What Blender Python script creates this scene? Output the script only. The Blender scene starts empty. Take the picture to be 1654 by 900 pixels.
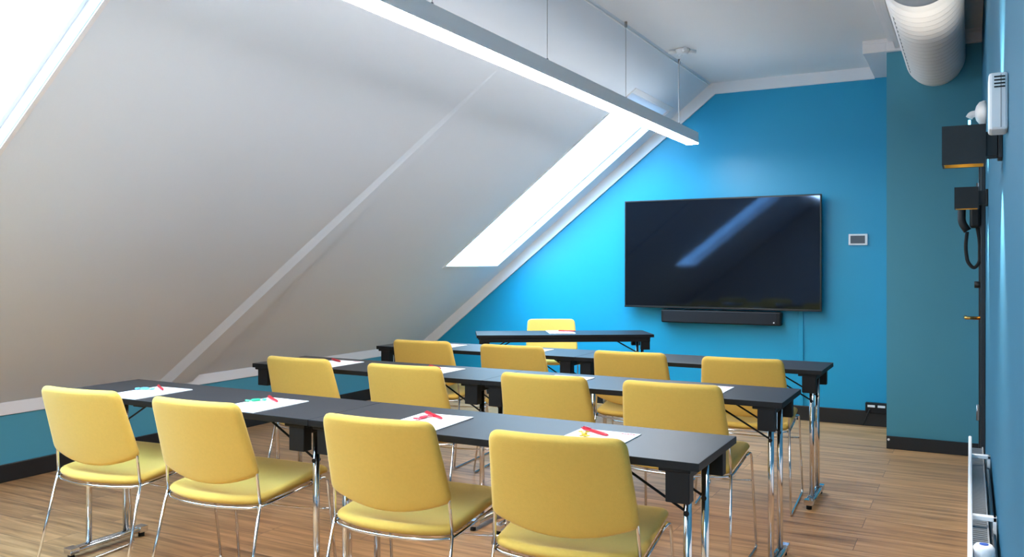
import bpy, bmesh, math, random
from mathutils import Vector, Matrix
random.seed(7)
PI = math.pi
sc = bpy.context.scene
COL = sc.collection

# ---------------------------------------------------------------- camera, world, exposure
cam = bpy.data.cameras.new('camera')
cam.sensor_width = 36.0
cam.lens = 36.0 * 1373.0 / 1654.0
cam.shift_y = -23.0 / 1654.0
cam.clip_start = 0.01
cam_ob = bpy.data.objects.new('camera', cam)
cam_ob.location = (0, 0, 1.28)
cam_ob.rotation_euler = (PI / 2, 0, math.radians(28.323))
COL.objects.link(cam_ob)
sc.camera = cam_ob

WORLD_STRENGTH = 9.5
SKY_LOW, SKY_MID = 0.34, 0.46
WORLD_COLOR = (0.46, 0.78, 1.08)
LAMP_STRENGTH = 25.0
FILL_UPLIGHT_STRENGTH = 1.5  # added upward glow on the lamp, lifts the ceiling
SCONCE_WATT = 16.0
sc.view_settings.view_transform = 'Standard'
sc.view_settings.look = 'None'
sc.view_settings.gamma = 1.0
sc.view_settings.use_curve_mapping = False
sc.view_settings.exposure = 1.27
w = bpy.data.worlds.new('sky')
sc.world = w
w.use_nodes = True
bg = w.node_tree.nodes['Background']
bg.inputs[0].default_value = (*WORLD_COLOR, 1)
# overcast sky: dim toward the horizon and the ground, bright overhead
nt_ = w.node_tree
tc_ = nt_.nodes.new('ShaderNodeTexCoord')
sp_ = nt_.nodes.new('ShaderNodeSeparateXYZ')
rp_ = nt_.nodes.new('ShaderNodeValToRGB')
ml_ = nt_.nodes.new('ShaderNodeMath')
ml_.operation = 'MULTIPLY'
ml_.inputs[1].default_value = WORLD_STRENGTH
nt_.links.new(tc_.outputs['Generated'], sp_.inputs[0])
nt_.links.new(sp_.outputs['Z'], rp_.inputs[0])
el_ = rp_.color_ramp.elements
el_[0].position, el_[0].color = 0.0, (SKY_LOW, SKY_LOW, SKY_LOW, 1)
el_[1].position, el_[1].color = 0.85, (1, 1, 1, 1)
e2_ = el_.new(0.45)
e2_.color = (SKY_MID, SKY_MID, SKY_MID, 1)
nt_.links.new(rp_.outputs[0], ml_.inputs[0])
nt_.links.new(ml_.outputs[0], bg.inputs[1])
sc.cycles.use_denoising = True
sc.cycles.max_bounces = 10
sc.cycles.diffuse_bounces = 6
sc.cycles.transparent_max_bounces = 12
sc.cycles.caustics_reflective = False
sc.cycles.caustics_refractive = False
sc.cycles.sample_clamp_indirect = 6.0


# ---------------------------------------------------------------- materials
def srgb(r, g, b):
    f = lambda c: c / 12.92 if c <= 0.04045 else ((c + 0.055) / 1.055) ** 2.4
    return (f(r / 255), f(g / 255), f(b / 255), 1)


def mat(name, col, rough=0.5, metal=0.0, bump=0.0, bscale=200, spec=0.5, var=0.0, vscale=6, emit=None, estr=0, coat=0.0, sheen=0.0):
    m = bpy.data.materials.new(name)
    m.use_nodes = True
    nt = m.node_tree
    p = nt.nodes['Principled BSDF']
    p.inputs['Base Color'].default_value = col
    p.inputs['Roughness'].default_value = rough
    p.inputs['Metallic'].default_value = metal
    p.inputs['Specular IOR Level'].default_value = spec
    if coat:
        p.inputs['Coat Weight'].default_value = coat
        p.inputs['Coat Roughness'].default_value = 0.05
    if sheen:
        p.inputs['Sheen Weight'].default_value = sheen
        p.inputs['Sheen Roughness'].default_value = 0.4
    tc = nt.nodes.new('ShaderNodeTexCoord')
    if var:
        n = nt.nodes.new('ShaderNodeTexNoise')
        n.inputs['Scale'].default_value = vscale
        n.inputs['Detail'].default_value = 4
        nt.links.new(tc.outputs['Object'], n.inputs['Vector'])
        mx = nt.nodes.new('ShaderNodeMix')
        mx.data_type = 'RGBA'
        nt.links.new(n.outputs['Fac'], mx.inputs[0])
        mx.inputs[6].default_value = tuple(c * (1 - var) for c in col[:3]) + (1,)
        mx.inputs[7].default_value = tuple(min(1, c * (1 + var)) for c in col[:3]) + (1,)
        nt.links.new(mx.outputs[2], p.inputs['Base Color'])
    if bump:
        n2 = nt.nodes.new('ShaderNodeTexNoise')
        n2.inputs['Scale'].default_value = bscale
        n2.inputs['Detail'].default_value = 3
        nt.links.new(tc.outputs['Object'], n2.inputs['Vector'])
        b = nt.nodes.new('ShaderNodeBump')
        b.inputs['Strength'].default_value = bump
        b.inputs['Distance'].default_value = 0.002
        nt.links.new(n2.outputs['Fac'], b.inputs['Height'])
        nt.links.new(b.outputs['Normal'], p.inputs['Normal'])
    if emit:
        p.inputs['Emission Color'].default_value = emit
        p.inputs['Emission Strength'].default_value = estr
    return m


M = {}
M['slope'] = mat('white_plaster', srgb(224, 231, 240), 0.75, bump=0.15, bscale=60, var=0.015, vscale=2)
M['ceiling'] = mat('ceiling_paint', srgb(228, 230, 233), 0.7, bump=0.1, bscale=80, var=0.012)
M['trim'] = mat('trim_paint', srgb(232, 230, 232), 0.45, var=0.01)
M['blue'] = mat('blue_wall_paint', srgb(16, 150, 190), 0.42, bump=0.15, bscale=150, var=0.02, vscale=3, spec=0.5)
M['teal'] = mat('teal_wall_paint', srgb(75, 150, 173), 0.5, bump=0.15, bscale=150, var=0.02, vscale=3, spec=0.4)
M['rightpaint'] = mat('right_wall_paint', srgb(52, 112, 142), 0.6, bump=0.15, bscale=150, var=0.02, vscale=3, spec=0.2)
M['skirting'] = mat('black_skirting_paint', srgb(20, 21, 24), 0.35, var=0.1)
M['rear'] = mat('rear_wall_paint', srgb(205, 208, 210), 0.6, var=0.02)
M['chrome'] = mat('chrome', srgb(222, 222, 224), 0.12, metal=1.0, bump=0.02)
M['fabric'] = mat('yellow_wool', srgb(222, 182, 88), 0.9, bump=0.5, bscale=420, var=0.05, vscale=90, spec=0.15, sheen=0.25)
M['laminate'] = mat('black_laminate', srgb(44, 45, 50), 0.42, bump=0.05, bscale=500, var=0.06, vscale=30, spec=0.35)
M['edge'] = mat('black_edge_band', srgb(15, 15, 17), 0.5, spec=0.3, var=0.05)
M['plastic'] = mat('black_plastic', srgb(15, 15, 17), 0.5, spec=0.3, bump=0.1, bscale=300, var=0.05)
M['rubber'] = mat('black_rubber', srgb(18, 18, 18), 0.8, var=0.05)
M['paper'] = mat('white_paper', srgb(245, 245, 248), 0.8, var=0.01)
M['ink'] = mat('red_print', srgb(214, 90, 110), 0.7, var=0.02)
M['red'] = mat('red_pen_plastic', srgb(198, 26, 44), 0.3, var=0.03)
M['cyan'] = mat('blue_wrapper', srgb(110, 205, 235), 0.3, var=0.1, vscale=60)
M['green'] = mat('green_wrapper', srgb(40, 180, 130), 0.3, var=0.1, vscale=60)
M['pink'] = mat('red_wrapper', srgb(225, 70, 90), 0.3, var=0.1, vscale=60)
M['yellow'] = mat('yellow_wrapper', srgb(240, 205, 60), 0.3, var=0.1, vscale=60)
M['alu'] = mat('painted_aluminium', srgb(244, 245, 246), 0.55, var=0.01)
M['diffuser'] = mat('lamp_diffuser', srgb(255, 255, 255), 0.6, var=0.005, emit=(0.97, 0.98, 0.99, 1), estr=LAMP_STRENGTH)
M['fill_uplight'] = mat('fill_uplight_strip', srgb(255, 255, 255), 0.6, var=0.005, emit=(0.95, 0.98, 1.0, 1), estr=FILL_UPLIGHT_STRENGTH)
M['steel'] = mat('brushed_steel', srgb(150, 152, 155), 0.3, metal=1.0, var=0.05)
M['duct'] = mat('white_duct_enamel', srgb(240, 238, 236), 0.35, var=0.015)
M['ductcap'] = mat('grey_duct_lining', srgb(165, 165, 168), 0.7, var=0.05, vscale=40)
M['bezel'] = mat('tv_bezel', srgb(16, 16, 18), 0.35, var=0.05)
M['screen'] = mat('tv_glass', srgb(11, 12, 16), 0.05, spec=0.75, var=0.04)
M['screen'].node_tree.nodes['Principled BSDF'].inputs['Specular Tint'].default_value = (0.35, 0.58, 1, 1)
M['speaker'] = mat('speaker_cloth', srgb(22, 23, 30), 0.85, bump=0.6, bscale=700, var=0.1, vscale=200)
M['white'] = mat('white_plastic', srgb(232, 232, 234), 0.4, var=0.01)
M['display'] = mat('grey_display', srgb(70, 72, 78), 0.2, var=0.1, vscale=20)
M['radiator'] = mat('radiator_enamel', srgb(236, 236, 238), 0.3, var=0.008)
M['fins'] = mat('grey_fins', srgb(178, 180, 184), 0.5, var=0.05)
M['brass'] = mat('brass', srgb(202, 160, 90), 0.25, metal=1.0, var=0.04)
M['gold'] = mat('gold_lining', srgb(230, 170, 60), 0.35, metal=0.6, var=0.04)
M['black'] = mat('black_powder_coat', srgb(13, 14, 17), 0.55, bump=0.1, bscale=400, var=0.05)
M['doorpaint'] = mat('black_door_paint', srgb(20, 23, 28), 0.4, var=0.05)
M['lens'] = mat('warm_led', srgb(255, 240, 210), 0.5, var=0.01, emit=(1, 0.86, 0.62, 1), estr=2.0)
M['blueled'] = mat('blue_indicator', srgb(120, 215, 255), 0.3, var=0.01, emit=(0.25, 0.75, 1, 1), estr=1.5)


def glass_mat():
    m = bpy.data.materials.new('window_glass')
    m.use_nodes = True
    nt = m.node_tree
    for n in list(nt.nodes):
        if n.type != 'OUTPUT_MATERIAL':
            nt.nodes.remove(n)
    out = nt.nodes['Material Output']
    tr = nt.nodes.new('ShaderNodeBsdfTransparent')
    tr.inputs[0].default_value = (0.97, 0.985, 0.98, 1)
    gl = nt.nodes.new('ShaderNodeBsdfGlossy')
    gl.inputs['Roughness'].default_value = 0.03
    mx = nt.nodes.new('ShaderNodeMixShader')
    mx.inputs[0].default_value = 0.05
    nt.links.new(tr.outputs[0], mx.inputs[1])
    nt.links.new(gl.outputs[0], mx.inputs[2])
    nt.links.new(mx.outputs[0], out.inputs[0])
    return m


M['glass'] = glass_mat()
M['blind'] = mat('blind_cloth', srgb(238, 240, 244), 0.8, bump=0.2, bscale=500, var=0.01)
_p = M['blind'].node_tree.nodes['Principled BSDF']
_t = M['blind'].node_tree.nodes.new('ShaderNodeBsdfTranslucent')
_t.inputs[0].default_value = (0.8, 0.83, 0.88, 1)
_m = M['blind'].node_tree.nodes.new('ShaderNodeMixShader')
_m.inputs[0].default_value = 0.75
M['blind'].node_tree.links.new(_p.outputs[0], _m.inputs[1])
M['blind'].node_tree.links.new(_t.outputs[0], _m.inputs[2])
M['blind'].node_tree.links.new(_m.outputs[0], M['blind'].node_tree.nodes['Material Output'].inputs[0])


def floor_mat():
    m = bpy.data.materials.new('oak_planks')
    m.use_nodes = True
    nt = m.node_tree
    L = nt.links.new
    p = nt.nodes['Principled BSDF']
    tc = nt.nodes.new('ShaderNodeTexCoord')
    br = nt.nodes.new('ShaderNodeTexBrick')
    br.offset = 0.37
    br.inputs['Scale'].default_value = 1.0
    br.inputs['Brick Width'].default_value = 1.25
    br.inputs['Row Height'].default_value = 0.185
    br.inputs['Mortar Size'].default_value = 0.0016
    br.inputs['Mortar Smooth'].default_value = 0.2
    br.inputs['Bias'].default_value = 0.0
    br.inputs['Color1'].default_value = (0, 0, 0, 1)
    br.inputs['Color2'].default_value = (1, 1, 1, 1)
    br.inputs['Mortar'].default_value = (0.5, 0.5, 0.5, 1)
    L(tc.outputs['Object'], br.inputs['Vector'])
    # grain: noise stretched along the plank, shifted for each plank
    sh = nt.nodes.new('ShaderNodeVectorMath')
    sh.operation = 'MULTIPLY_ADD'
    L(br.outputs['Color'], sh.inputs[0])
    sh.inputs[1].default_value = (7.0, 13.0, 3.0)
    L(tc.outputs['Object'], sh.inputs[2])
    mp = nt.nodes.new('ShaderNodeMapping')
    mp.inputs['Scale'].default_value = (1.1, 17.0, 1.0)
    L(sh.outputs[0], mp.inputs['Vector'])
    n1 = nt.nodes.new('ShaderNodeTexNoise')
    n1.inputs['Scale'].default_value = 1.6
    n1.inputs['Detail'].default_value = 7
    n1.inputs['Roughness'].default_value = 0.62
    n1.inputs['Distortion'].default_value = 0.4
    L(mp.outputs[0], n1.inputs['Vector'])
    cr = nt.nodes.new('ShaderNodeValToRGB')
    e = cr.color_ramp.elements
    e[0].position = 0.30
    e[0].color = srgb(130, 95, 68)
    e[1].position = 0.72
    e[1].color = srgb(220, 176, 134)
    k = e.new(0.5)
    k.color = srgb(188, 144, 104)
    L(n1.outputs['Fac'], cr.inputs[0])
    # plank to plank tone
    hs = nt.nodes.new('ShaderNodeHueSaturation')
    mr = nt.nodes.new('ShaderNodeMapRange')
    mr.inputs[3].default_value = 0.86
    mr.inputs[4].default_value = 1.12
    L(br.outputs['Color'], mr.inputs[0])
    L(mr.outputs[0], hs.inputs['Value'])
    hs.inputs['Saturation'].default_value = 1.08
    L(cr.outputs[0], hs.inputs['Color'])
    mx = nt.nodes.new('ShaderNodeMix')
    mx.data_type = 'RGBA'
    L(br.outputs['Fac'], mx.inputs[0])
    L(hs.outputs[0], mx.inputs[6])
    mx.inputs[7].default_value = srgb(112, 84, 62)
    L(mx.outputs[2], p.inputs['Base Color'])
    p.inputs['Roughness'].default_value = 0.36
    p.inputs['Specular IOR Level'].default_value = 0.55
    b = nt.nodes.new('ShaderNodeBump')
    b.inputs['Strength'].default_value = 0.12
    b.inputs['Distance'].default_value = 0.002
    L(n1.outputs['Fac'], b.inputs['Height'])
    L(b.outputs['Normal'], p.inputs['Normal'])
    return m


M['floor'] = floor_mat()


# ---------------------------------------------------------------- helpers
def link(o):
    COL.objects.link(o)
    return o


def empty(name, loc=(0, 0, 0), rz=0.0, label=None, cat=None, group=None):
    o = bpy.data.objects.new(name, None)
    o.empty_display_size = 0.1
    o.location = loc
    o.rotation_euler = (0, 0, rz)
    tag(o, label, cat, group)
    return link(o)


def tag(o, label=None, cat=None, group=None, kind=None):
    if label: o['label'] = label
    if cat: o['category'] = cat
    if group: o['group'] = group
    if kind: o['kind'] = kind
    return o


def build(name, bm, material, parent=None, smooth=False, bevel=0.0, mats=None):
    bmesh.ops.recalc_face_normals(bm, faces=bm.faces)
    me = bpy.data.meshes.new(name)
    bm.to_mesh(me)
    bm.free()
    me.materials.append(material)
    for mm in (mats or []):
        me.materials.append(mm)
    if smooth:
        for f in me.polygons:
            f.use_smooth = True
    o = bpy.data.objects.new(name, me)
    if parent: o.parent = parent
    link(o)
    if bevel:
        md = o.modifiers.new('bevel', 'BEVEL')
        md.width = bevel
        md.segments = 2
        md.limit_method = 'ANGLE'
        md.angle_limit = math.radians(40)
    return o


def box(bm, x0, x1, y0, y1, z0, z1, mi=0):
    v = [bm.verts.new(c) for c in ((x0, y0, z0), (x1, y0, z0), (x1, y1, z0), (x0, y1, z0), (x0, y0, z1), (x1, y0, z1), (x1, y1, z1), (x0, y1, z1))]
    for q in ((3, 2, 1, 0), (4, 5, 6, 7), (0, 1, 5, 4), (1, 2, 6, 5), (2, 3, 7, 6), (3, 0, 4, 7)):
        f = bm.faces.new([v[i] for i in q])
        f.material_index = mi


def BX(name, material, x0, x1, y0, y1, z0, z1, parent=None, bevel=0.0):
    bm = bmesh.new()
    box(bm, x0, x1, y0, y1, z0, z1)
    return build(name, bm, material, parent, bevel=bevel)


def quad(bm, a, b, c, d, mi=0):
    f = bm.faces.new([bm.verts.new(p) for p in (a, b, c, d)])
    f.material_index = mi


def fillet(pts, r, n=5):
    pts = [Vector(p) for p in pts]
    out = [pts[0]]
    for i in range(1, len(pts) - 1):
        a, b, c = pts[i - 1], pts[i], pts[i + 1]
        d1, d2 = a - b, c - b
        rr = min(r, d1.length * 0.45, d2.length * 0.45)
        p1, p2 = b + d1.normalized() * rr, b + d2.normalized() * rr
        for k in range(n + 1):
            t = k / n
            out.append((1 - t) ** 2 * p1 + 2 * t * (1 - t) * b + t * t * p2)
    out.append(pts[-1])
    return out


def tube(bm, pts, r, n=10, closed=False, caps=True, mi=0):
    pts = [Vector(p) for p in pts]
    N = len(pts)
    tang = []
    for i in range(N):
        if closed:
            t = pts[(i + 1) % N] - pts[i - 1]
        else:
            t = pts[min(i + 1, N - 1)] - pts[max(i - 1, 0)]
        tang.append(t.normalized())
    u = tang[0].orthogonal().normalized()
    rings = []
    for i in range(N):
        t = tang[i]
        u = (u - t * u.dot(t))
        if u.length < 1e-6: u = t.orthogonal()
        u.normalize()
        v = t.cross(u)
        rr = r[i] if isinstance(r, (list, tuple)) else r
        rings.append([bm.verts.new(pts[i] + (u * math.cos(2 * PI * k / n) + v * math.sin(2 * PI * k / n)) * rr) for k in range(n)])
    for i in range(N if closed else N - 1):
        A, B = rings[i], rings[(i + 1) % N]
        for k in range(n):
            f = bm.faces.new([A[k], A[(k + 1) % n], B[(k + 1) % n], B[k]])
            f.smooth = True
            f.material_index = mi
    if caps and not closed:
        for R in (rings[0][::-1], rings[-1]):
            f = bm.faces.new(R)
            f.material_index = mi


def TB(name, material, pts, r, parent=None, n=10, rad=0.0, closed=False):
    bm = bmesh.new()
    tube(bm, fillet(pts, rad) if rad else pts, r, n, closed)
    return build(name, bm, material, parent)


def cyl(bm, c, axis, r, h, n=24, mi=0):
    c, a = Vector(c), Vector(axis).normalized()
    tube(bm, [c - a * h / 2, c + a * h / 2], r, n, mi=mi)


def rounded(outline, rads, n=6):
    """2-D polygon with rounded corners"""
    out = []
    N = len(outline)
    for i in range(N):
        b = Vector(outline[i]); a = Vector(outline[i - 1]); c = Vector(outline[(i + 1) % N])
        r = rads[i] if isinstance(rads, (list, tuple)) else rads
        if r <= 0:
            out.append(b); continue
        d1, d2 = a - b, c - b
        rr = min(r, d1.length * 0.5, d2.length * 0.5)
        p1, p2 = b + d1.normalized() * rr, b + d2.normalized() * rr
        for k in range(n + 1):
            t = k / n
            out.append((1 - t) ** 2 * p1 + 2 * t * (1 - t) * b + t * t * p2)
    return out


def pad(outline, T, place, edge=0.08, cen=(0, 0)):
    """a cushion: outline (2-D) swept inward as rings; place(u, v, offset) -> 3-D point"""
    bm = bmesh.new()
    c = Vector(cen)
    S = [1.0, 1 - edge * 0.08, 1 - edge * 0.3, 1 - edge * 0.62, 1 - edge, 0.8, 0.55, 0.28]
    prof = []
    for s in S:
        q = max(0.0, (s - (1 - edge)) / edge)
        prof.append(math.sqrt(max(0, 1 - q * q)))
    N = len(outline)
    sides = []
    for sg in (1, -1):
        rings = []
        for s, pr in zip(S, prof):
            if sg == -1 and s == 1.0:
                rings.append(sides[0][0]); continue
            rings.append([bm.verts.new(place(*(c + (p - c) * s), sg * pr * T / 2)) for p in outline])
        mid = bm.verts.new(place(c.x, c.y, sg * T / 2))
        for A, B in zip(rings, rings[1:]):
            for k in range(N):
                bm.faces.new([A[k], A[(k + 1) % N], B[(k + 1) % N], B[k]])
        for k in range(N):
            bm.faces.new([rings[-1][k], rings[-1][(k + 1) % N], mid])
        sides.append(rings)
    return bm


def copy_tree(o, parent=None):
    c = o.copy()
    COL.objects.link(c)
    if parent: c.parent = parent
    for ch in list(o.children):
        copy_tree(ch, c)
    return c


# ---------------------------------------------------------------- room shell
WX = 0.07            # right wall
KX = -4.998          # knee wall
BY = 7.282           # back wall
RY = -1.6            # rear wall
CZ = 2.841           # flat ceiling
SX, SM = -1.963, 0.785       # the slope starts at SX under the ceiling
PX, PY = -0.512, 6.446       # boxed-out pier
sz = lambda x: CZ + SM * (x - SX)
KZ = sz(KX)
nrm = Vector((-SM, 0, 1)).normalized()

def struct(o, label=None):
    o['kind'] = 'structure'
    if label: o['label'] = label
    return o

struct(BX('floor', M['floor'], KX - 0.1, WX + 0.1, RY - 0.1, BY + 0.1, -0.1, 0.0))
bm = bmesh.new()
gable = [(KX - 0.1, 0), (WX + 0.1, 0), (WX + 0.1, CZ + 0.1), (SX, CZ + 0.01), (KX - 0.02, KZ), (KX - 0.1, KZ)]
g0 = [bm.verts.new((x, BY, z)) for x, z in gable]
g1 = [bm.verts.new((x, BY + 0.1, z)) for x, z in gable]
bm.faces.new(g0); bm.faces.new(g1[::-1])
for k in range(6):
    bm.faces.new([g0[k], g0[(k + 1) % 6], g1[(k + 1) % 6], g1[k]])
struct(build('wall_back', bm, M['blue']))
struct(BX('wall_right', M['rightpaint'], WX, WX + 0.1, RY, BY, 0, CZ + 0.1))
struct(BX('wall_left', M['teal'], KX - 0.1, KX, RY, BY, 0, KZ + 0.03))
bm = bmesh.new()     # rear wall behind the camera, with an opening added for fill light
RW = (-1.50, 0.0, 0.85, 2.15)
box(bm, KX - 0.1, RW[0], RY - 0.1, RY, 0, CZ + 0.1)
box(bm, RW[1], WX + 0.1, RY - 0.1, RY, 0, CZ + 0.1)
box(bm, RW[0], RW[1], RY - 0.1, RY, 0, RW[2])
box(bm, RW[0], RW[1], RY - 0.1, RY, RW[3], CZ + 0.1)
struct(build('wall_rear', bm, M['rear']))
rw = bpy.data.objects.new('window_3', None)  # invented window, lets in daylight to brighten the chair backs
rw['kind'] = 'structure'
rw['label'] = 'added upright window behind the camera, fill light for the chair backs'
link(rw)
bm = bmesh.new()
box(bm, RW[0], RW[0] + 0.05, RY - 0.08, RY - 0.03, RW[2], RW[3])
box(bm, RW[1] - 0.05, RW[1], RY - 0.08, RY - 0.03, RW[2], RW[3])
box(bm, RW[0] + 0.05, RW[1] - 0.05, RY - 0.08, RY - 0.03, RW[2], RW[2] + 0.05)
box(bm, RW[0] + 0.05, RW[1] - 0.05, RY - 0.08, RY - 0.03, RW[3] - 0.05, RW[3])
box(bm, -0.77, -0.73, RY - 0.08, RY - 0.03, RW[2] + 0.05, RW[3] - 0.05)
build('window_frame', bm, M['trim'], rw)
BX('pane', M['glass'], RW[0] + 0.05, -0.77, RY - 0.058, RY - 0.052, RW[2] + 0.05, RW[3] - 0.05, rw)
BX('pane', M['glass'], -0.73, RW[1] - 0.05, RY - 0.058, RY - 0.052, RW[2] + 0.05, RW[3] - 0.05, rw)
struct(BX('wall_pier', M['teal'], PX, WX, PY, BY, 0, CZ))
struct(BX('ceiling', M['ceiling'], SX - 0.03, WX + 0.1, RY, BY, CZ, CZ + 0.1))

# sloped ceiling with openings for the roof windows
WIN = [(0.98, 1.99), (6.157, 7.06)]
XB, XT = -3.967, -2.27
XG = XT - 0.01        # upper edge of the glass
bm = bmesh.new()
ys = [RY] + [y for ab in WIN for y in ab] + [BY]
xs = [KX - 0.02, XB, XT, SX + 0.0]
vv = {}
def sv(x, y):
    k = (round(x, 5), round(y, 5))
    if k not in vv: vv[k] = bm.verts.new((x, y, sz(x)))
    return vv[k]
for i in range(len(xs) - 1):
    for j in range(len(ys) - 1):
        if i == 1 and j % 2 == 1: continue
        bm.faces.new([sv(xs[i], ys[j]), sv(xs[i + 1], ys[j]), sv(xs[i + 1], ys[j + 1]), sv(xs[i], ys[j + 1])])
struct(build('ceiling_slope', bm, M['slope']))

RV = 0.113          # horizontal depth of the reveals
for i, (y0, y1) in enumerate(WIN):
    r = bpy.data.objects.new('window_%d' % (i + 1), None)
    r['kind'] = 'structure'
    r['label'] = ['bright roof window at the top left of the sloped ceiling', 'bright roof window beside the blue screen wall'][i]
    link(r)
    bm = bmesh.new()
    A = [(XB, y0, sz(XB)), (XT, y0, sz(XT)), (XT, y1, sz(XT)), (XB, y1, sz(XB))]
    Bq = [(x - RV, y, sz(x)) for x, y in ((XB, y0), (XG, y0), (XG, y1), (XB, y1))]
    for k in range(4):
        quad(bm, A[k], A[(k + 1) % 4], Bq[(k + 1) % 4], Bq[k])
    build('reveal', bm, M['trim'], r)
    # sash frame and the pane it holds
    bm = bmesh.new()
    fw = 0.018
    def P(x, y, h): return Vector((x - RV, y, sz(x))) + nrm * h
    for (xa, xb, ya, yb) in ((XB, XB + fw, y0, y1), (XG - fw, XG, y0, y1), (XB + fw, XG - fw, y0, y0 + fw), (XB + fw, XG - fw, y1 - fw, y1)):
        v = [bm.verts.new(P(x, y, h)) for h in (-0.012, 0.03) for x, y in ((xa, ya), (xb, ya), (xb, yb), (xa, yb))]
        for q in ((3, 2, 1, 0), (4, 5, 6, 7), (0, 1, 5, 4), (1, 2, 6, 5), (2, 3, 7, 6), (3, 0, 4, 7)):
            bm.faces.new([v[k] for k in q])
    build('window_frame', bm, M['white'], r)
    bm = bmesh.new()
    v = [bm.verts.new(P(x, y, h)) for h in (0.008, 0.014) for x, y in ((XB + fw, y0 + fw), (XG - fw, y0 + fw), (XG - fw, y1 - fw), (XB + fw, y1 - fw))]
    for q in ((3, 2, 1, 0), (4, 5, 6, 7), (0, 1, 5, 4), (1, 2, 6, 5), (2, 3, 7, 6), (3, 0, 4, 7)):
        bm.faces.new([v[k] for k in q])
    build('pane', bm, M['glass'], r)
    # thin architrave on the slope below and beside the opening
    bm = bmesh.new()
    for (xa, xb, ya, yb) in ((XB - 0.022, XB, y0 - 0.02, y1 + 0.02), (XB, XT, y0 - 0.02, y0), (XB, XT, y1, y1 + 0.02), (XT, XT + 0.03, y0 - 0.02, y1 + 0.02)):
        v = [bm.verts.new(Vector((x, y, sz(x))) + nrm * h) for h in (-0.006, 0.004) for x, y in ((xa, ya), (xb, ya), (xb, yb), (xa, yb))]
        for q in ((3, 2, 1, 0), (4, 5, 6, 7), (0, 1, 5, 4), (1, 2, 6, 5), (2, 3, 7, 6), (3, 0, 4, 7)):
            bm.faces.new([v[k] for k in q])
    build('architrave', bm, M['trim'], r)
    # translucent roller blind drawn a hand's breadth down inside the opening
    bm = bmesh.new()
    v = [bm.verts.new(Vector((x, y, sz(x))) + nrm * h) for h in (0.012, 0.014) for x, y in ((XT - 0.20, y0 + 0.004), (XT - 0.004, y0 + 0.004), (XT - 0.004, y1 - 0.004), (XT - 0.20, y1 - 0.004))]
    for q in ((3, 2, 1, 0), (4, 5, 6, 7), (0, 1, 5, 4), (1, 2, 6, 5), (2, 3, 7, 6), (3, 0, 4, 7)):
        bm.faces.new([v[k] for k in q])
    build('roller_blind', bm, M['blind'], r)
    if i == 0:
        bm = bmesh.new()
        v = [bm.verts.new(P(x, y, h)) for h in (-0.01, 0.02) for x, y in ((XB, 1.655), (XG, 1.655), (XG, 1.672), (XB, 1.672))]
        for q in ((3, 2, 1, 0), (4, 5, 6, 7), (0, 1, 5, 4), (1, 2, 6, 5), (2, 3, 7, 6), (3, 0, 4, 7)):
            bm.faces.new([v[k] for k in q])
        build('glazing_bar', bm, M['alu'], r)

# the fold that runs down the slope: bevelled, tapering out under the ceiling
bm = bmesh.new()
K = [(-4.985, 4.06, 4.115, 4.32, 4.36, 0.045), (-3.813, 4.205, 4.25, 4.39, 4.42, 0.035), (-2.85, 4.34, 4.37, 4.43, 4.45, 0.018), (-2.45, 4.40, 4.415, 4.45, 4.46, 0.002)]
rows = []
for x, a, b, c, d, h in K:
    s = Vector((x, 0, sz(x)))
    pts = []
    for y, hh in ((a, -0.003), (b, h), (c, h), (d, -0.003)):
        p = s - nrm * hh
        pts.append(bm.verts.new((p.x, y, p.z)))
    rows.append(pts)
for A, B in zip(rows, rows[1:]):
    for k in range(3):
        bm.faces.new([A[k], A[k + 1], B[k + 1], B[k]])
struct(build('trim_1', bm, M['slope']), 'tapering boxed fold running down the white slope')

# mouldings
TH = 0.095
def moulding(name, poly, label):
    bm = bmesh.new()
    lo = [bm.verts.new((x, BY - 0.022, z)) for x, z in poly]
    hi = [bm.verts.new((x, BY, z)) for x, z in poly]
    bm.faces.new(lo); bm.faces.new(hi[::-1])
    for k in range(4):
        bm.faces.new([lo[k], lo[(k + 1) % 4], hi[(k + 1) % 4], hi[k]])
    struct(build(name, bm, M['trim']), label)
dz = TH * math.sqrt(1 + SM * SM)
mx_ = (SX + (dz - TH) / SM, CZ - TH)      # mitre
moulding('trim_2', [(KX, KZ), (SX, CZ), mx_, (KX, KZ - dz)], 'white moulding following the slope on the blue wall')
moulding('trim_3', [(SX, CZ), (-0.664, CZ), (-0.664, CZ - TH), mx_], 'white moulding along the top of the blue wall')
bm = bmesh.new()     # band where slope meets knee wall
box(bm, KX, KX + 0.014, RY, BY - 0.022, KZ - 0.065, KZ + 0.012)
struct(build('trim_4', bm, M['trim'], bevel=0.003), 'white moulding between slope and low teal wall')
bm = bmesh.new()     # soffit box beside the pier and moulding over its face
box(bm, -0.664, PX, PY - 0.04, BY, CZ - 0.088, CZ)
box(bm, PX, WX, PY - 0.04, PY, CZ - 0.088, CZ)
struct(build('trim_5', bm, M['trim'], bevel=0.004), 'white boxed moulding over the teal pier')
bm = bmesh.new()
box(bm, -0.664, WX, PY - 0.052, PY - 0.04, CZ - 0.025, CZ)
struct(build('trim_6', bm, M['trim'], bevel=0.003), 'narrow upper bead of the pier moulding')
bm = bmesh.new()
box(bm, -0.50, -0.455, 0.5, PY - 0.05, CZ - 0.028, CZ)
box(bm, -0.455, -0.425, 0.5, PY - 0.05, CZ - 0.075, CZ)
struct(build('trim_7', bm, M['trim'], bevel=0.003), 'stepped white batten along the ceiling beside the duct')

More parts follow.
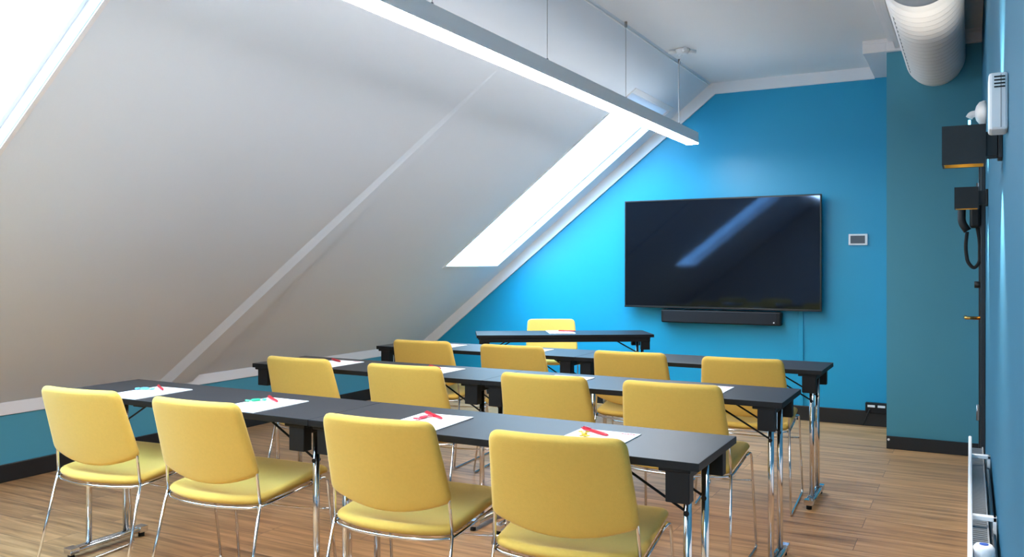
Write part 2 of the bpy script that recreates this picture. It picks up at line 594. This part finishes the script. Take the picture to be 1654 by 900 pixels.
# skirtings
struct(BX('baseboard_back', M['skirting'], KX, -0.512, BY - 0.016, BY, 0, 0.119, bevel=0.003))
struct(BX('baseboard_left', M['skirting'], KX, KX + 0.016, RY, BY - 0.016, 0, 0.105, bevel=0.003))
struct(BX('baseboard_pier', M['skirting'], PX, WX - 0.016, PY - 0.016, PY, 0, 0.088, bevel=0.003))
struct(BX('baseboard_right', M['skirting'], WX - 0.014, WX, RY, 5.0, 0, 0.09, bevel=0.003))
struct(BX('baseboard_rear', M['skirting'], KX + 0.016, WX - 0.016, RY, RY + 0.016, 0, 0.1, bevel=0.003))

# door in the right wall beside the pier, seen edge-on
d = bpy.data.objects.new('door_1', None)
d['kind'] = 'structure'
d['label'] = 'black framed door in the right wall beside the teal pier'
link(d)
bm = bmesh.new()
box(bm, 0.048, WX, 5.03, 5.12, 0, 2.10)
box(bm, 0.048, WX, 6.20, 6.29, 0, 2.10)
box(bm, 0.048, WX, 5.12, 6.20, 2.02, 2.10)
build('door_frame', bm, M['doorpaint'], d, bevel=0.003)
BX('door_leaf', M['doorpaint'], 0.058, WX, 5.12, 6.20, 0.008, 2.02, d, bevel=0.002)
bm = bmesh.new()
box(bm, 0.052, 0.058, 5.20, 5.235, 0.88, 1.13)
tube(bm, fillet([(0.054, 5.217, 0.99), (-0.022, 5.217, 0.99), (-0.024, 5.33, 0.99)], 0.015), 0.009, 12)
build('door_handle', bm, M['brass'], d)
bm = bmesh.new()
cyl(bm, (0.04, 5.217, 1.17), (1, 0, 0), 0.018, 0.04)
build('lock_knob', bm, M['black'], d)
for z in (0.33, 1.75):
    bm = bmesh.new()
    cyl(bm, (0.042, 6.21, z), (0, 0, 1), 0.008, 0.10, 12)
    box(bm, 0.042, 0.05, 6.195, 6.225, z - 0.05, z + 0.05)
    build('hinge', bm, M['steel'], d)

# ---------------------------------------------------------------- ventilation duct
DX, DZ, DR = -0.205, 2.658, 0.172
duct = empty('ventilation_duct', (DX, 5.4, DZ), 0, 'white ribbed ventilation duct running under the ceiling into the teal pier', 'duct')
bm = bmesh.new()
N = 56
rings = []
y = 4.42 - 5.4
yend = PY - 5.4 + 0.0
prof = []
step = 0.092
k = 0
yy = y
prof += [(yy, DR - 0.004), (yy + 0.10, DR - 0.004)]
yy += 0.10
while yy + step < yend:
    prof += [(yy + step * 0.40, DR - 0.009), (yy + step * 0.66, DR + 0.007), (yy + step * 0.80, DR + 0.007), (yy + step, DR - 0.009)]
    yy += step
prof.append((yend, DR - 0.004))
for yv, r in prof:
    rings.append([bm.verts.new((r * math.cos(2 * PI * q / N), yv, r * math.sin(2 * PI * q / N))) for q in range(N)])
for A, B in zip(rings, rings[1:]):
    for q in range(N):
        f = bm.faces.new([A[q], A[(q + 1) % N], B[(q + 1) % N], B[q]])
        f.smooth = True
build('duct_pipe', bm, M['duct'], duct)
bm = bmesh.new()
cyl(bm, (0, y + 0.012, 0), (0, 1, 0), DR - 0.006, 0.022, N)
build('end_cap', bm, M['ductcap'], duct)
bm = bmesh.new()
an = math.radians(214)
for q in range(20):
    y0 = y + 0.35 + q * 0.075
    c = Vector((math.cos(an) * (DR + 0.003), y0, math.sin(an) * (DR + 0.003)))
    box(bm, c.x - 0.002, c.x + 0.002, y0, y0 + 0.06, c.z - 0.006, c.z + 0.006)
build('seam_strip', bm, M['ductcap'], duct)
for yb in (-0.55, 0.55):
    for sgn in (-1, 1):
        TB('hanger', M['steel'], [(sgn * DR * 0.98, yb, 0), (sgn * DR * 0.98, yb, CZ - DZ)], 0.004, duct, 8)

# ---------------------------------------------------------------- long pendant lamp
LX, LZ0, LZ1, LY0, LY1, LH = -1.95, 2.236, 2.330, -0.60, 6.66, 0.046
lamp = empty('pendant_lamp', (LX, 3.6, LZ1), 0, 'long slim white linear pendant lamp hanging on thin wires', 'lamp')
def lb(x0, x1, y0, y1, z0, z1, bm): box(bm, x0, x1, y0 - 3.6, y1 - 3.6, z0 - LZ1, z1 - LZ1)
bm = bmesh.new()
lb(-LH, LH, LY0, LY1, LZ0 + 0.010, LZ1, bm)
build('lamp_body', bm, M['alu'], lamp, bevel=0.0015)
bm = bmesh.new()
lb(-LH + 0.001, LH - 0.001, LY0 + 0.003, LY1 - 0.003, LZ0, LZ0 + 0.0098, bm)
build('diffuser', bm, M['diffuser'], lamp)
bm = bmesh.new()
lb(-LH, LH, LY1, LY1 + 0.004, LZ0 + 0.010, LZ1, bm)
build('end_cap', bm, M['alu'], lamp)
bm = bmesh.new()
lb(-LH, LH, LY0 - 0.004, LY0, LZ0 + 0.010, LZ1, bm)
build('end_cap', bm, M['alu'], lamp)
bm = bmesh.new()
lb(-0.02, 0.02, LY0 + 0.05, LY1 - 0.05, LZ1 - 0.002, LZ1 + 0.002, bm)
build('fill_uplight_strip', bm, M['fill_uplight'], lamp)  # glowing strip added on the lamp top to brighten the ceiling
for wy in (-0.51, 0.64, 1.79, 2.925, 4.008, 5.163, 6.30):
    bm = bmesh.new()
    tube(bm, [(0, wy - 3.6, 0), (0, wy - 3.6, CZ - LZ1)], 0.0018, 6)
    wo = build('suspension_wire', bm, M['steel'], lamp)
    bm = bmesh.new()
    tube(bm, [(0, wy - 3.6, 0), (0, wy - 3.6, 0.028)], 0.006, 10)
    build('wire_gripper', bm, M['steel'], wo)
    bm = bmesh.new()
    tube(bm, [(0, wy - 3.6, CZ - LZ1 - 0.035), (0, wy - 3.6, CZ - LZ1)], 0.009, 12)
    build('ceiling_mount', bm, M['steel'], wo)

# power rose and its surface cable beside the far wire
rose = empty('ceiling_rose', (-1.84, 6.02, CZ), 0, 'small white cable connector on the ceiling above the lamp end', 'junction box')
bm = bmesh.new()
tube(bm, [(0, 0, 0), (0, 0, -0.012), (0, 0, -0.03), (0, 0, -0.036)], [0.055, 0.055, 0.042, 0.03], 20)
build('rose_cover', bm, M['white'], rose)
bm = bmesh.new()
for k in range(4):
    a = 0.5 + k * PI / 2
    tube(bm, [(0.03 * math.cos(a), 0.03 * math.sin(a), -0.018), (0.10 * math.cos(a), 0.10 * math.sin(a), -0.018)], 0.013, 10)
build('connector_arm', bm, M['white'], rose)
bm = bmesh.new()
tube(bm, fillet([(0, 0, -0.03), (-0.05, 0.06, -0.10), (-0.11, 0.27, -0.40), (-0.11, 0.28, -0.51)], 0.05), 0.0025, 8)
build('flex', bm, M['white'], rose)
cab = TB('surface_cable', M['alu'], [(SX - 0.014, y_, CZ - 0.018) for y_ in (RY + 0.05, 1, 3, 5, BY - 0.03)], 0.006)
tag(cab, 'thin grey cable running along the join of slope and ceiling', 'cable')

# ---------------------------------------------------------------- screen wall
tv = empty('television', (-1.889, BY - 0.066, 0.898), math.radians(-0.35), 'large black flat screen television on the blue wall', 'television')
TW, THt = 0.84, 0.948
bm = bmesh.new()
box(bm, -TW, TW, -0.028, 0.0, 0, THt)
build('tv_case', bm, M['bezel'], tv, bevel=0.004)
bm = bmesh.new()
box(bm, -TW + 0.012, TW - 0.012, -0.0295, -0.027, 0.018, THt - 0.012)
build('screen', bm, M['screen'], tv)
bm = bmesh.new()
box(bm, -TW, TW, -0.031, -0.026, 0.0, 0.014)
build('lower_bezel', bm, M['bezel'], tv, bevel=0.002)
bm = bmesh.new()
box(bm, -0.35, 0.35, 0.0, 0.058, 0.25, 0.72)
box(bm, -0.55, 0.55, 0.0, 0.03, 0.12, 0.55)
build('wall_mount', bm, M['plastic'], tv, bevel=0.006)

sb = empty('soundbar', (-1.878, BY - 0.055, 0.772), 0, 'long black soundbar mounted under the television', 'soundbar')
bm = bmesh.new()
box(bm, -0.511, 0.511, -0.04, 0.04, 0, 0.113)
build('cabinet', bm, M['plastic'], sb, bevel=0.012)
bm = bmesh.new()
box(bm, -0.490, 0.478, -0.0435, -0.038, 0.008, 0.104)
build('grille', bm, M['speaker'], sb, bevel=0.004)
bm = bmesh.new()
cyl(bm, (0.455, -0.045, 0.025), (0, 1, 0), 0.006, 0.004, 16)
build('badge', bm, M['alu'], sb)
BX('wall_bracket', M['plastic'], -0.30, -0.24, 0.04, 0.0545, 0.02, 0.09, sb)
BX('wall_bracket', M['plastic'], 0.24, 0.30, 0.04, 0.0545, 0.02, 0.09, sb)

th = empty('thermostat', (-0.786, BY, 1.477), 0, 'small white framed control panel with grey display right of the television', 'control panel')
bm = bmesh.new()
box(bm, -0.071, 0.071, -0.016, 0, -0.045, 0.045)
build('panel_frame', bm, M['white'], th, bevel=0.004)
bm = bmesh.new()
box(bm, -0.056, 0.052, -0.0175, -0.015, -0.031, 0.031)
build('display', bm, M['display'], th)

cd = BX('cable_channel', M['blue'], -1.245, -1.205, BY - 0.014, BY - 0.0005, 0.119, 0.897, bevel=0.002)
tag(cd, 'blue painted vertical cable channel below the television', 'cable channel')

so = empty('power_outlet', (-0.655, BY, 0.145), 0, 'black double wall socket on the skirting beside the pier', 'socket')
bm = bmesh.new()
box(bm, -0.075, 0.085, -0.045, 0, -0.040, 0.042)
build('socket_housing', bm, M['plastic'], so, bevel=0.005)
for sx in (-0.058, 0.016):
    bm = bmesh.new()
    box(bm, sx, sx + 0.054, -0.0475, -0.044, 0.008, 0.026)
    build('socket_face', bm, M['white'], so, bevel=0.002)
bm = bmesh.new()
tube(bm, fillet([(-0.04, -0.047, -0.005), (-0.05, -0.07, -0.03), (-0.075, -0.06, -0.10), (-0.09, -0.05, -0.137)], 0.03), 0.005, 8)
build('plug_lead', bm, M['rubber'], so)
kb = bmesh.new()
cyl(kb, (PX + 0.014, PY - 0.02, 0.065), (0, 1, 0), 0.008, 0.008, 14)
tag(build('skirting_stud', kb, M['alu']), 'tiny pale round stud on the pier skirting corner', 'stud')

# ---------------------------------------------------------------- things on the right wall
def sconce(y, label):
    r = empty('wall_lamp', (WX, y, 1.575), 0, label, 'wall lamp', 'black cube wall lamps')
    bm = bmesh.new()
    h, t = 0.048, 0.004
    cx = -0.084
    box(bm, cx - h, cx + h, -h, -h + t, -h, h)
    box(bm, cx - h, cx + h, h - t, h, -h, h)
    box(bm, cx - h, cx - h + t, -h + t, h - t, -h, h)
    box(bm, cx + h - t, cx + h, -h + t, h - t, -h, h)
    build('housing', bm, M['black'], r)
    bm = bmesh.new()
    i = h - t
    for (a, b) in (((-i, -i), (i, -i)), ((i, -i), (i, i)), ((i, i), (-i, i)), ((-i, i), (-i, -i))):
        for z0, z1 in ((-h + 0.001, -0.02), (0.02, h - 0.001)):
            q = 0.0015
            x0, x1 = sorted((a[0], b[0])); y0, y1 = sorted((a[1], b[1]))
            if x0 == x1: x0, x1 = (x0, x0 + q) if x0 < 0 else (x0 - q, x0)
            if y0 == y1: y0, y1 = (y0, y0 + q) if y0 < 0 else (y0 - q, y0)
            box(bm, cx + x0, cx + x1, y0, y1, z0, z1)
    build('gold_lining', bm, M['gold'], r)
    bm = bmesh.new()
    box(bm, cx - i, cx + i, -i, i, -0.02, 0.02)
    core = build('core', bm, M['black'], r)
    for s in (1, -1):
        bm = bmesh.new()
        cyl(bm, (cx, 0, s * 0.021), (0, 0, 1), 0.018, 0.003)
        build('led', bm, M['lens'], core)
    bm = bmesh.new()
    box(bm, cx + h - 0.002, -0.010, -0.034, 0.034, -0.030, 0.030)
    box(bm, -0.010, 0.0, -0.040, 0.040, -0.036, 0.036)
    build('bracket', bm, M['black'], r, bevel=0.002)
    for s in (1, -1):
        L = bpy.data.lights.new('sconce_beam', 'SPOT')
        L.energy = SCONCE_WATT
        L.color = (1.0, 0.93, 0.82)
        L.spot_size = math.radians(95)
        L.spot_blend = 0.6
        L.shadow_soft_size = 0.012
        o = bpy.data.objects.new('sconce_beam', L)
        o.parent = r
        o.location = (cx, 0, s * 0.025)
        o.rotation_euler = (PI if s > 0 else 0, 0, 0)
        link(o)
    return r

sconce(2.42, 'larger looking black cube wall lamp, nearer of the two on the right wall')
sconce(4.32, 'smaller looking black cube wall lamp farther along, above the black telephone')

wd = empty('wall_sounder', (WX, 2.08, 1.62), 0, 'white slotted plastic box on the right wall in front of the nearer cube lamp', 'wall device')
bm = bmesh.new()
box(bm, -0.036, 0, -0.045, 0.045, -0.06, 0.06)
build('device_case', bm, M['white'], wd, bevel=0.006)
bm = bmesh.new()
for k in range(4):
    box(bm, -0.026, -0.006, -0.0465, -0.044, 0.028 + k * 0.007, 0.031 + k * 0.007)
build('vent_slots', bm, M['plastic'], wd)
bm = bmesh.new()
box(bm, -0.0145, -0.0125, -0.0458, -0.0445, -0.055, 0.055)
build('case_seam', bm, M['ductcap'], wd)

det = empty('motion_detector', (WX, 4.75, 2.02), 0, 'white round detector with blue light on the right wall above the cube lamps', 'detector')
bm = bmesh.new()
tube(bm, [(0, 0, 0), (-0.012, 0, 0), (-0.03, 0, 0), (-0.044, 0, 0), (-0.05, 0, 0)], [0.058, 0.06, 0.054, 0.035, 0.012], 24)
build('detector_dome', bm, M['white'], det)
bm = bmesh.new()
tube(bm, fillet([(-0.04, 0, 0.0), (-0.066, 0, -0.004), (-0.075, 0, -0.02)], 0.01), 0.016, 14)
build('detector_arm', bm, M['white'], det)
bm = bmesh.new()
tube(bm, [(-0.073, 0, -0.03), (-0.073, 0, -0.13)], 0.006, 12)
build('light_rod', bm, M['blueled'], det)

ph = empty('wall_telephone', (0.048, 5.06, 1.50), 0, 'black wall telephone with looped cord beneath the farther cube lamp', 'telephone')
bm = bmesh.new()
box(bm, -0.05, 0.0, -0.05, 0.05, -0.03, 0.14)
build('phone_base', bm, M['plastic'], ph, bevel=0.012)
bm = bmesh.new()
tube(bm, fillet([(-0.055, -0.01, 0.16), (-0.085, -0.01, 0.15), (-0.088, -0.01, 0.0), (-0.06, -0.01, -0.045)], 0.03), 0.019, 14)
build('handset', bm, M['black'], ph)
bm = bmesh.new()
base = fillet([(-0.062, -0.01, -0.05), (-0.07, -0.01, -0.13), (-0.06, -0.012, -0.21), (-0.03, -0.015, -0.245), (-0.004, -0.012, -0.21), (-0.004, -0.01, -0.10), (-0.015, 0, -0.028)], 0.05, 10)
tube(bm, base, 0.009, 10)
build('cord', bm, M['rubber'], ph)

rad = empty('radiator', (0.03, 3.0, 0.08), 0, 'white panel radiator low on the right wall, seen along its top', 'radiator')
bm = bmesh.new()
box(bm, -0.036, -0.024, -0.95, 0.94, 0.0, 0.50)
build('front_panel', bm, M['radiator'], rad, bevel=0.004)
bm = bmesh.new()
for k in range(95):
    y0 = -0.94 + k * 0.0198
    box(bm, -0.024, 0.012, y0, y0 + 0.004, 0.03, 0.455)
box(bm, 0.012, 0.016, -0.94, 0.93, 0.02, 0.46)
build('convector_fins', bm, M['fins'], rad)
for y0 in (-0.27, 0.60):
    bm = bmesh.new()
    box(bm, -0.030, 0.036, y0, y0 + 0.022, 0.478, 0.492)
    box(bm, 0.026, 0.036, y0, y0 + 0.022, 0.06, 0.492)
    build('bracket', bm, M['radiator'], rad, bevel=0.002)
bm = bmesh.new()
tube(bm, [(0.026, -0.9, 0.44), (0.026, 0.80, 0.44)], 0.008, 12)
tube(bm, fillet([(0.026, -0.35, 0.44), (0.026, -0.36, 0.2), (0.026, -0.36, -0.075)], 0.04), 0.008, 12)
build('feed_pipe', bm, M['steel'], rad)
bm = bmesh.new()
tube(bm, [(0.0, -0.60, 0.44), (0.0, -0.60, 0.46), (0.0, -0.60, 0.50), (0.0, -0.60, 0.508)], [0.018, 0.024, 0.024, 0.018], 20)
vk = build('valve_head', bm, M['white'], rad)
bm = bmesh.new()
cyl(bm, (0.0, -0.60, 0.5085), (0, 0, 1), 0.010, 0.003, 16)
build('valve_mark', bm, mat('blue_mark', srgb(60, 90, 170), 0.4, var=0.02), vk)

# ---------------------------------------------------------------- chairs
WT, WB, ZT, ZB, ZJ, LEAN = 0.207, 0.228, 0.795, 0.53, 0.438, 0.105
SL = LEAN / (ZT - ZJ)

def make_chair():
    root = empty('stacking_chair')   # origin on the floor below the rear seat corners
    # backrest
    ol = [(-WT, ZT), (-WB, ZB)]
    for k in range(1, 12):
        t = k / 12
        x = -WB + 2 * WB * t
        ol.append((x, ZB - 0.048 * (1 - (2 * t - 1) ** 2)))
    ol += [(WB, ZB), (WT, ZT)]
    rads = [0.035, 0.02] + [0] * 11 + [0.02, 0.035]
    ol = rounded([Vector(p) for p in ol], rads)
    # denser top and side edges so that the shell can bend
    dense = []
    for i in range(len(ol)):
        a, b = ol[i], ol[(i + 1) % len(ol)]
        n = max(1, int((b - a).length / 0.045))
        for k in range(n):
            dense.append(a.lerp(b, k / n))
    def place(x, z, off):
        y = -SL * (z - ZJ) - 0.032 * (1 - (x / WB) ** 2) + 0.018
        return (x, y + off, z + off * SL)
    b = pad(dense, 0.034, place, 0.09, (0, 0.655))
    build('backrest', b, M['fabric'], root, smooth=True)
    # seat
    ol = [(-0.226, 0.0)]
    for k in range(1, 12):
        t = k / 12
        x = -0.226 + 0.452 * t
        ol.append((x, -0.068 * (1 - abs(2 * t - 1) ** 2.2)))
    ol += [(0.226, 0.0), (0.238, 0.395), (-0.238, 0.395)]
    rads = [0.03] + [0] * 11 + [0.03, 0.05, 0.05]
    ol = rounded([Vector(p) for p in ol], rads)
    dense = []
    for i in range(len(ol)):
        a, b_ = ol[i], ol[(i + 1) % len(ol)]
        n = max(1, int((b_ - a).length / 0.045))
        for k in range(n):
            dense.append(a.lerp(b_, k / n))
    def place2(x, y, off):
        z = 0.436 + 0.035 * min(1, max(0, y) / 0.36)
        z -= 0.016 * (1 - (x / 0.24) ** 2) * max(0, 1 - ((y - 0.15) / 0.2) ** 2)
        if y > 0.34: z -= ((y - 0.34) / 0.055) ** 2 * 0.014
        return (x, y, z + off)
    b = pad(dense, 0.036, place2, 0.10, (0, 0.18))
    build('seat', b, M['fabric'], root, smooth=True)
    R = 0.0056
    # rods
    for s in (-1, 1):
        J = (s * 0.226, -0.004, ZJ - 0.012)
        TB('upright', M['chrome'], [J, (s * (WB - 0.008), -SL * (ZB - ZJ) + 0.014, ZB), (s * (WB - 0.030), -SL * (0.62 - ZJ) + 0.012, 0.62)], R, root)
        TB('leg', M['chrome'], [J, (s * 0.243, -0.105, R + 0.012), ], R, root)
        TB('leg', M['chrome'], fillet([(s * 0.232, 0.27, 0.440), (s * 0.243, 0.355, 0.446), (s * 0.256, 0.405, R + 0.012)], 0.03), R, root)
        TB('skid', M['chrome'], fillet([(s * 0.243, -0.105, R + 0.014), (s * 0.243, -0.095, R + 0.001), (s * 0.256, 0.395, R + 0.001), (s * 0.256, 0.405, R + 0.014)], 0.01), R, root)
    bm = bmesh.new()
    rim = [(-0.226, 0.0, 0.414)]
    for k in range(1, 12):
        t = k / 12
        rim.append((-0.226 + 0.452 * t, -0.060 * (1 - abs(2 * t - 1) ** 2.2), 0.410))
    rim += [(0.226, 0.0, 0.414)]
    tube(bm, [(-0.232, 0.35, 0.442), (-0.229, 0.15, 0.424)] + rim + [(0.229, 0.15, 0.424), (0.232, 0.35, 0.442)], R)
    build('seat_frame', bm, M['chrome'], root)
    TB('stretcher', M['chrome'], [(s_ * 0.2455, 0.371 - 0.05 * (1 - (s_) ** 2), 0.315) for s_ in [-1 + k / 8 for k in range(17)]], 0.004, root)
    return root

CH = [  # x, y, rotation, label, group
    (-3.075, 2.215, 4.9, 'yellow chair of the nearest row at the pad with the blue sweet, leftmost', 0),
    (-2.453, 2.233, 2.8, 'yellow chair of the nearest row at the pad with the green sweet', 0),
    (-1.665, 2.263, 3.6, 'yellow chair of the nearest row at the pad with the red sweet', 0),
    (-1.054, 2.288, 6.8, 'largest looking yellow chair, nearest row at the pad with the yellow sweet', 0),
    (-3.087, 3.46, 1.8, 'yellow chair at the left end of the middle table row', 1),
    (-2.415, 3.455, 4.0, 'yellow chair second from left at the middle table row', 1),
    (-1.663, 3.455, 2.0, 'yellow chair third from left at the middle table row', 1),
    (-1.085, 3.47, 2.5, 'yellow chair at the right end of the middle table row', 1),
    (-3.085, 4.585, 5.0, 'yellow chair at the left end of the farthest student row near the slope', 2),
    (-2.434, 4.584, 4.8, 'yellow chair second from left at the farthest student row', 2),
    (-1.672, 4.555, 3.5, 'yellow chair third from left at the farthest student row', 2),
    (-1.049, 4.535, 4.7, 'yellow chair at the right end of the farthest student row', 2),
    (-3.215, 6.70, 180 + 30, 'pale lit yellow chair facing the room behind the front presenter table', 3),
]
GR = ['yellow chairs of the nearest row', 'yellow chairs of the middle row', 'yellow chairs of the farthest student row', None]
proto = make_chair()
for i, (x, y, a, lab, g) in enumerate(CH):
    o = proto if i == 0 else copy_tree(proto)
    o.location = (x, y, 0)
    o.rotation_euler = (0, 0, math.radians(a))
    o['label'] = lab
    o['category'] = 'chair'
    if GR[g]: o['group'] = GR[g]
    elif 'group' in o: del o['group']

# ---------------------------------------------------------------- folding tables
TZ, TD, TT = 0.73, 0.43, 0.023

def make_table(L, x, y, rz, label, group, rail=False):
    r = empty('folding_table', (x, y, 0), rz, label, 'table', group)
    h = L / 2
    d2 = TD / 2
    bm = bmesh.new()
    box(bm, -h, h, -d2, d2, TZ - TT, TZ)
    bm.faces.ensure_lookup_table()
    for f in bm.faces:
        f.normal_update()
        f.material_index = 0 if f.normal.z > 0.5 else 1
    build('tabletop', bm, M['laminate'], r, bevel=0.0015, mats=[M['edge']])
    zu = TZ - TT
    for e in (-1, 1):
        xo = e * (h - 0.068)                     # leg tubes
        bx = e * (h - 0.065)
        for f in (-1, 1):                        # end blocks at the front and back edge
            bm = bmesh.new()
            y0, y1 = sorted((f * (d2 - 0.012), f * (d2 - 0.055)))
            box(bm, bx - 0.035, bx + 0.035, y0, y1, zu - 0.098, zu)
            box(bm, bx - 0.055, bx + 0.038, y0 - 0.002, y1 + 0.002, zu - 0.012, zu)
            build('bracket', bm, M['plastic'], r, bevel=0.003)
        bm = bmesh.new()
        box(bm, bx - 0.018, bx + 0.018, -d2 + 0.055, d2 - 0.055, zu - 0.042, zu)
        build('cross_rail', bm, M['plastic'], r, bevel=0.002)
        for f in (-1, 1):
            yl = f * 0.093
            TB('leg', M['chrome'], [(xo, yl, 0.05), (xo, yl, zu - 0.035)], 0.0125, r, 14)
            bm = bmesh.new()
            tube(bm, [(xo, yl, 0.555), (xo - e * 0.26, yl, zu - 0.006)], 0.0042, 8)
            cyl(bm, (xo, yl, 0.555), (0, 1, 0), 0.008, 0.032, 12)
            build('brace', bm, M['plastic'], r)
        bm = bmesh.new()                         # foot: two tubes side by side with clamps
        tube(bm, fillet([(xo - 0.012, -0.195, 0.035), (xo - 0.012, 0.195, 0.035)], 0.01), 0.012, 12)
        tube(bm, fillet([(xo + 0.012, -0.195, 0.035), (xo + 0.012, 0.195, 0.035)], 0.01), 0.012, 12)
        for f in (-1, 1):
            box(bm, xo - 0.024, xo + 0.024, f * 0.175 - 0.022, f * 0.175 + 0.022, 0.022, 0.050)
        foot = build('foot', bm, M['chrome'], r, bevel=0.002)
        for f in (-1, 1):
            bm = bmesh.new()
            tube(bm, [(xo, f * 0.178, 0.0), (xo, f * 0.178, 0.023)], 0.014, 14)
            build('rubber_pad', bm, M['rubber'], foot)
    if rail:
        bm = bmesh.new()
        box(bm, -h + 0.03, h - 0.03, -d2 + 0.006, -d2 + 0.03, zu - 0.034, zu)
        build('front_rail', bm, M['plastic'], r, bevel=0.002)
    return r

ROWS = [(2.305, -3.507, -2.062, -0.657, 'nearest', 'tables of the nearest row'), (3.475, -3.514, -2.037, -0.655, 'middle', 'tables of the middle row'), (4.61, -3.525, -2.065, -0.672, 'farthest student', 'tables of the farthest student row')]
for yn, xl, xm, xr, nm, g in ROWS:
    make_table(xm - 0.002 - xl, (xl + xm) / 2, yn + TD / 2, 0, 'left black folding table of the %s row, toward the slope' % nm, g)
    make_table(xr - xm - 0.002, (xm + xr) / 2, yn + TD / 2, 0, 'right black folding table of the %s row, toward the right wall' % nm, g)
PT = (-2.883, 6.207, math.radians(32))
make_table(1.39, PT[0], PT[1], PT[2], 'black presenter table set at an angle before the blue wall', None, True)

# ---------------------------------------------------------------- pads, pens, sweets
Z0 = TZ + 0.0003

def notepad(x, y, rz, label, group='note pads on the tables'):
    r = empty('notepad', (x, y, Z0), rz, label, 'note pad', group)
    bm = bmesh.new()
    box(bm, -0.105, 0.105, -0.1485, 0.1485, 0, 0.0028)
    build('sheets', bm, M['paper'], r)
    bm = bmesh.new()
    for k in range(5):
        x0 = 0.045 + k * 0.0095
        box(bm, x0, x0 + 0.0075, 0.122, 0.134, 0.0026, 0.0031)
    build('printed_mark', bm, M['ink'], r)
    return r

def pen(x, y, rz, label):
    r = empty('ballpoint_pen', (x, y, Z0 + 0.0031 + 0.0055), rz, label, 'pen', 'red pens on the pads')
    bm = bmesh.new()
    tube(bm, [(-0.070, 0, 0), (-0.067, 0, 0), (-0.02, 0, 0), (0.045, 0, 0), (0.058, 0, 0), (0.068, 0, 0)], [0.004, 0.0052, 0.0055, 0.0055, 0.004, 0.0012], 14)
    build('barrel', bm, M['red'], r)
    bm = bmesh.new()
    box(bm, -0.066, -0.025, -0.002, 0.002, 0.0062, 0.0076)
    box(bm, -0.066, -0.062, -0.002, 0.002, 0.004, 0.0076)
    build('clip', bm, M['red'], r)
    bm = bmesh.new()
    tube(bm, [(-0.078, 0, 0), (-0.069, 0, 0)], 0.0025, 10)
    build('push_button', bm, M['red'], r)
    return r

def sweet(x, y, rz, m, label):
    r = empty('wrapped_sweet', (x, y, Z0 + 0.0032), rz, label, 'sweet', 'wrapped sweets on the pads')
    bm = bmesh.new()
    tube(bm, [(-0.019, 0, 0.009), (-0.016, 0, 0.009), (-0.008, 0, 0.009), (0.008, 0, 0.009), (0.016, 0, 0.009), (0.019, 0, 0.009)], [0.003, 0.007, 0.009, 0.009, 0.007, 0.003], 14)
    build('sweet_body', bm, m, r, smooth=True)
    r.scale = (1, 1, 0.6)      # flat little sweets
    for s in (-1, 1):
        bm = bmesh.new()
        n = 10
        c = bm.verts.new((s * 0.018, 0, 0.009))
        vs = []
        for k in range(n + 1):
            a = -0.9 + 1.8 * k / n
            rr = 0.024
            vs.append(bm.verts.new((s * (0.018 + rr * math.cos(a)), rr * math.sin(a), 0.009 + (0.004 if k % 2 else -0.004))))
        for k in range(n):
            bm.faces.new([c, vs[k], vs[k + 1]])
        o = build('wrapper_twist', bm, m, r)
        md = o.modifiers.new('thickness', 'SOLIDIFY')
        md.thickness = 0.0006
    return r

front = [(-3.092, 'blue', 'cyan'), (-2.432, 'green', 'green'), (-1.660, 'red', 'pink'), (-1.036, 'yellow', 'yellow')]
for i, (x, cname, mk) in enumerate(front):
    rz = math.radians((2, 0, 3, 0)[i])
    notepad(x, 2.457, rz, 'white pad on the nearest table row holding the %s sweet' % cname)
    pen(x - 0.03, 2.548, math.radians(-31), 'red pen on the pad with the %s sweet, nearest row' % cname)
    sweet(x - (0.074, 0.078, 0.046, 0.05)[i], 2.502, math.radians(25 + 30 * i), M[mk], 'small %s wrapped sweet beside a red pen on the pad' % cname)
mid = [(-3.097, 'leftmost'), (-2.432, 'second from left'), (-1.70, 'third from left'), (-1.03, 'rightmost')]
for x, w_ in mid:
    notepad(x, 3.655, 0, '%s white pad on the middle table row' % w_)
    if w_ in ('leftmost', 'second from left'):
        pen(x - 0.045, 3.745, math.radians(-30), 'red pen on the %s pad of the middle row' % w_)
for x, w_ in [(-3.112, 'left'), (-2.46, 'right')]:
    notepad(x, 4.79, 0, '%s white pad on the farthest student row' % w_)
    if w_ == 'left':
        pen(x - 0.03, 4.895, math.radians(-40), 'red pen on the left pad of the farthest student row')
notepad(-2.915, 6.235, PT[2], 'white pad lying on the angled presenter table')
pen(-2.88, 6.29, math.radians(25), 'pen on the pad of the angled presenter table')
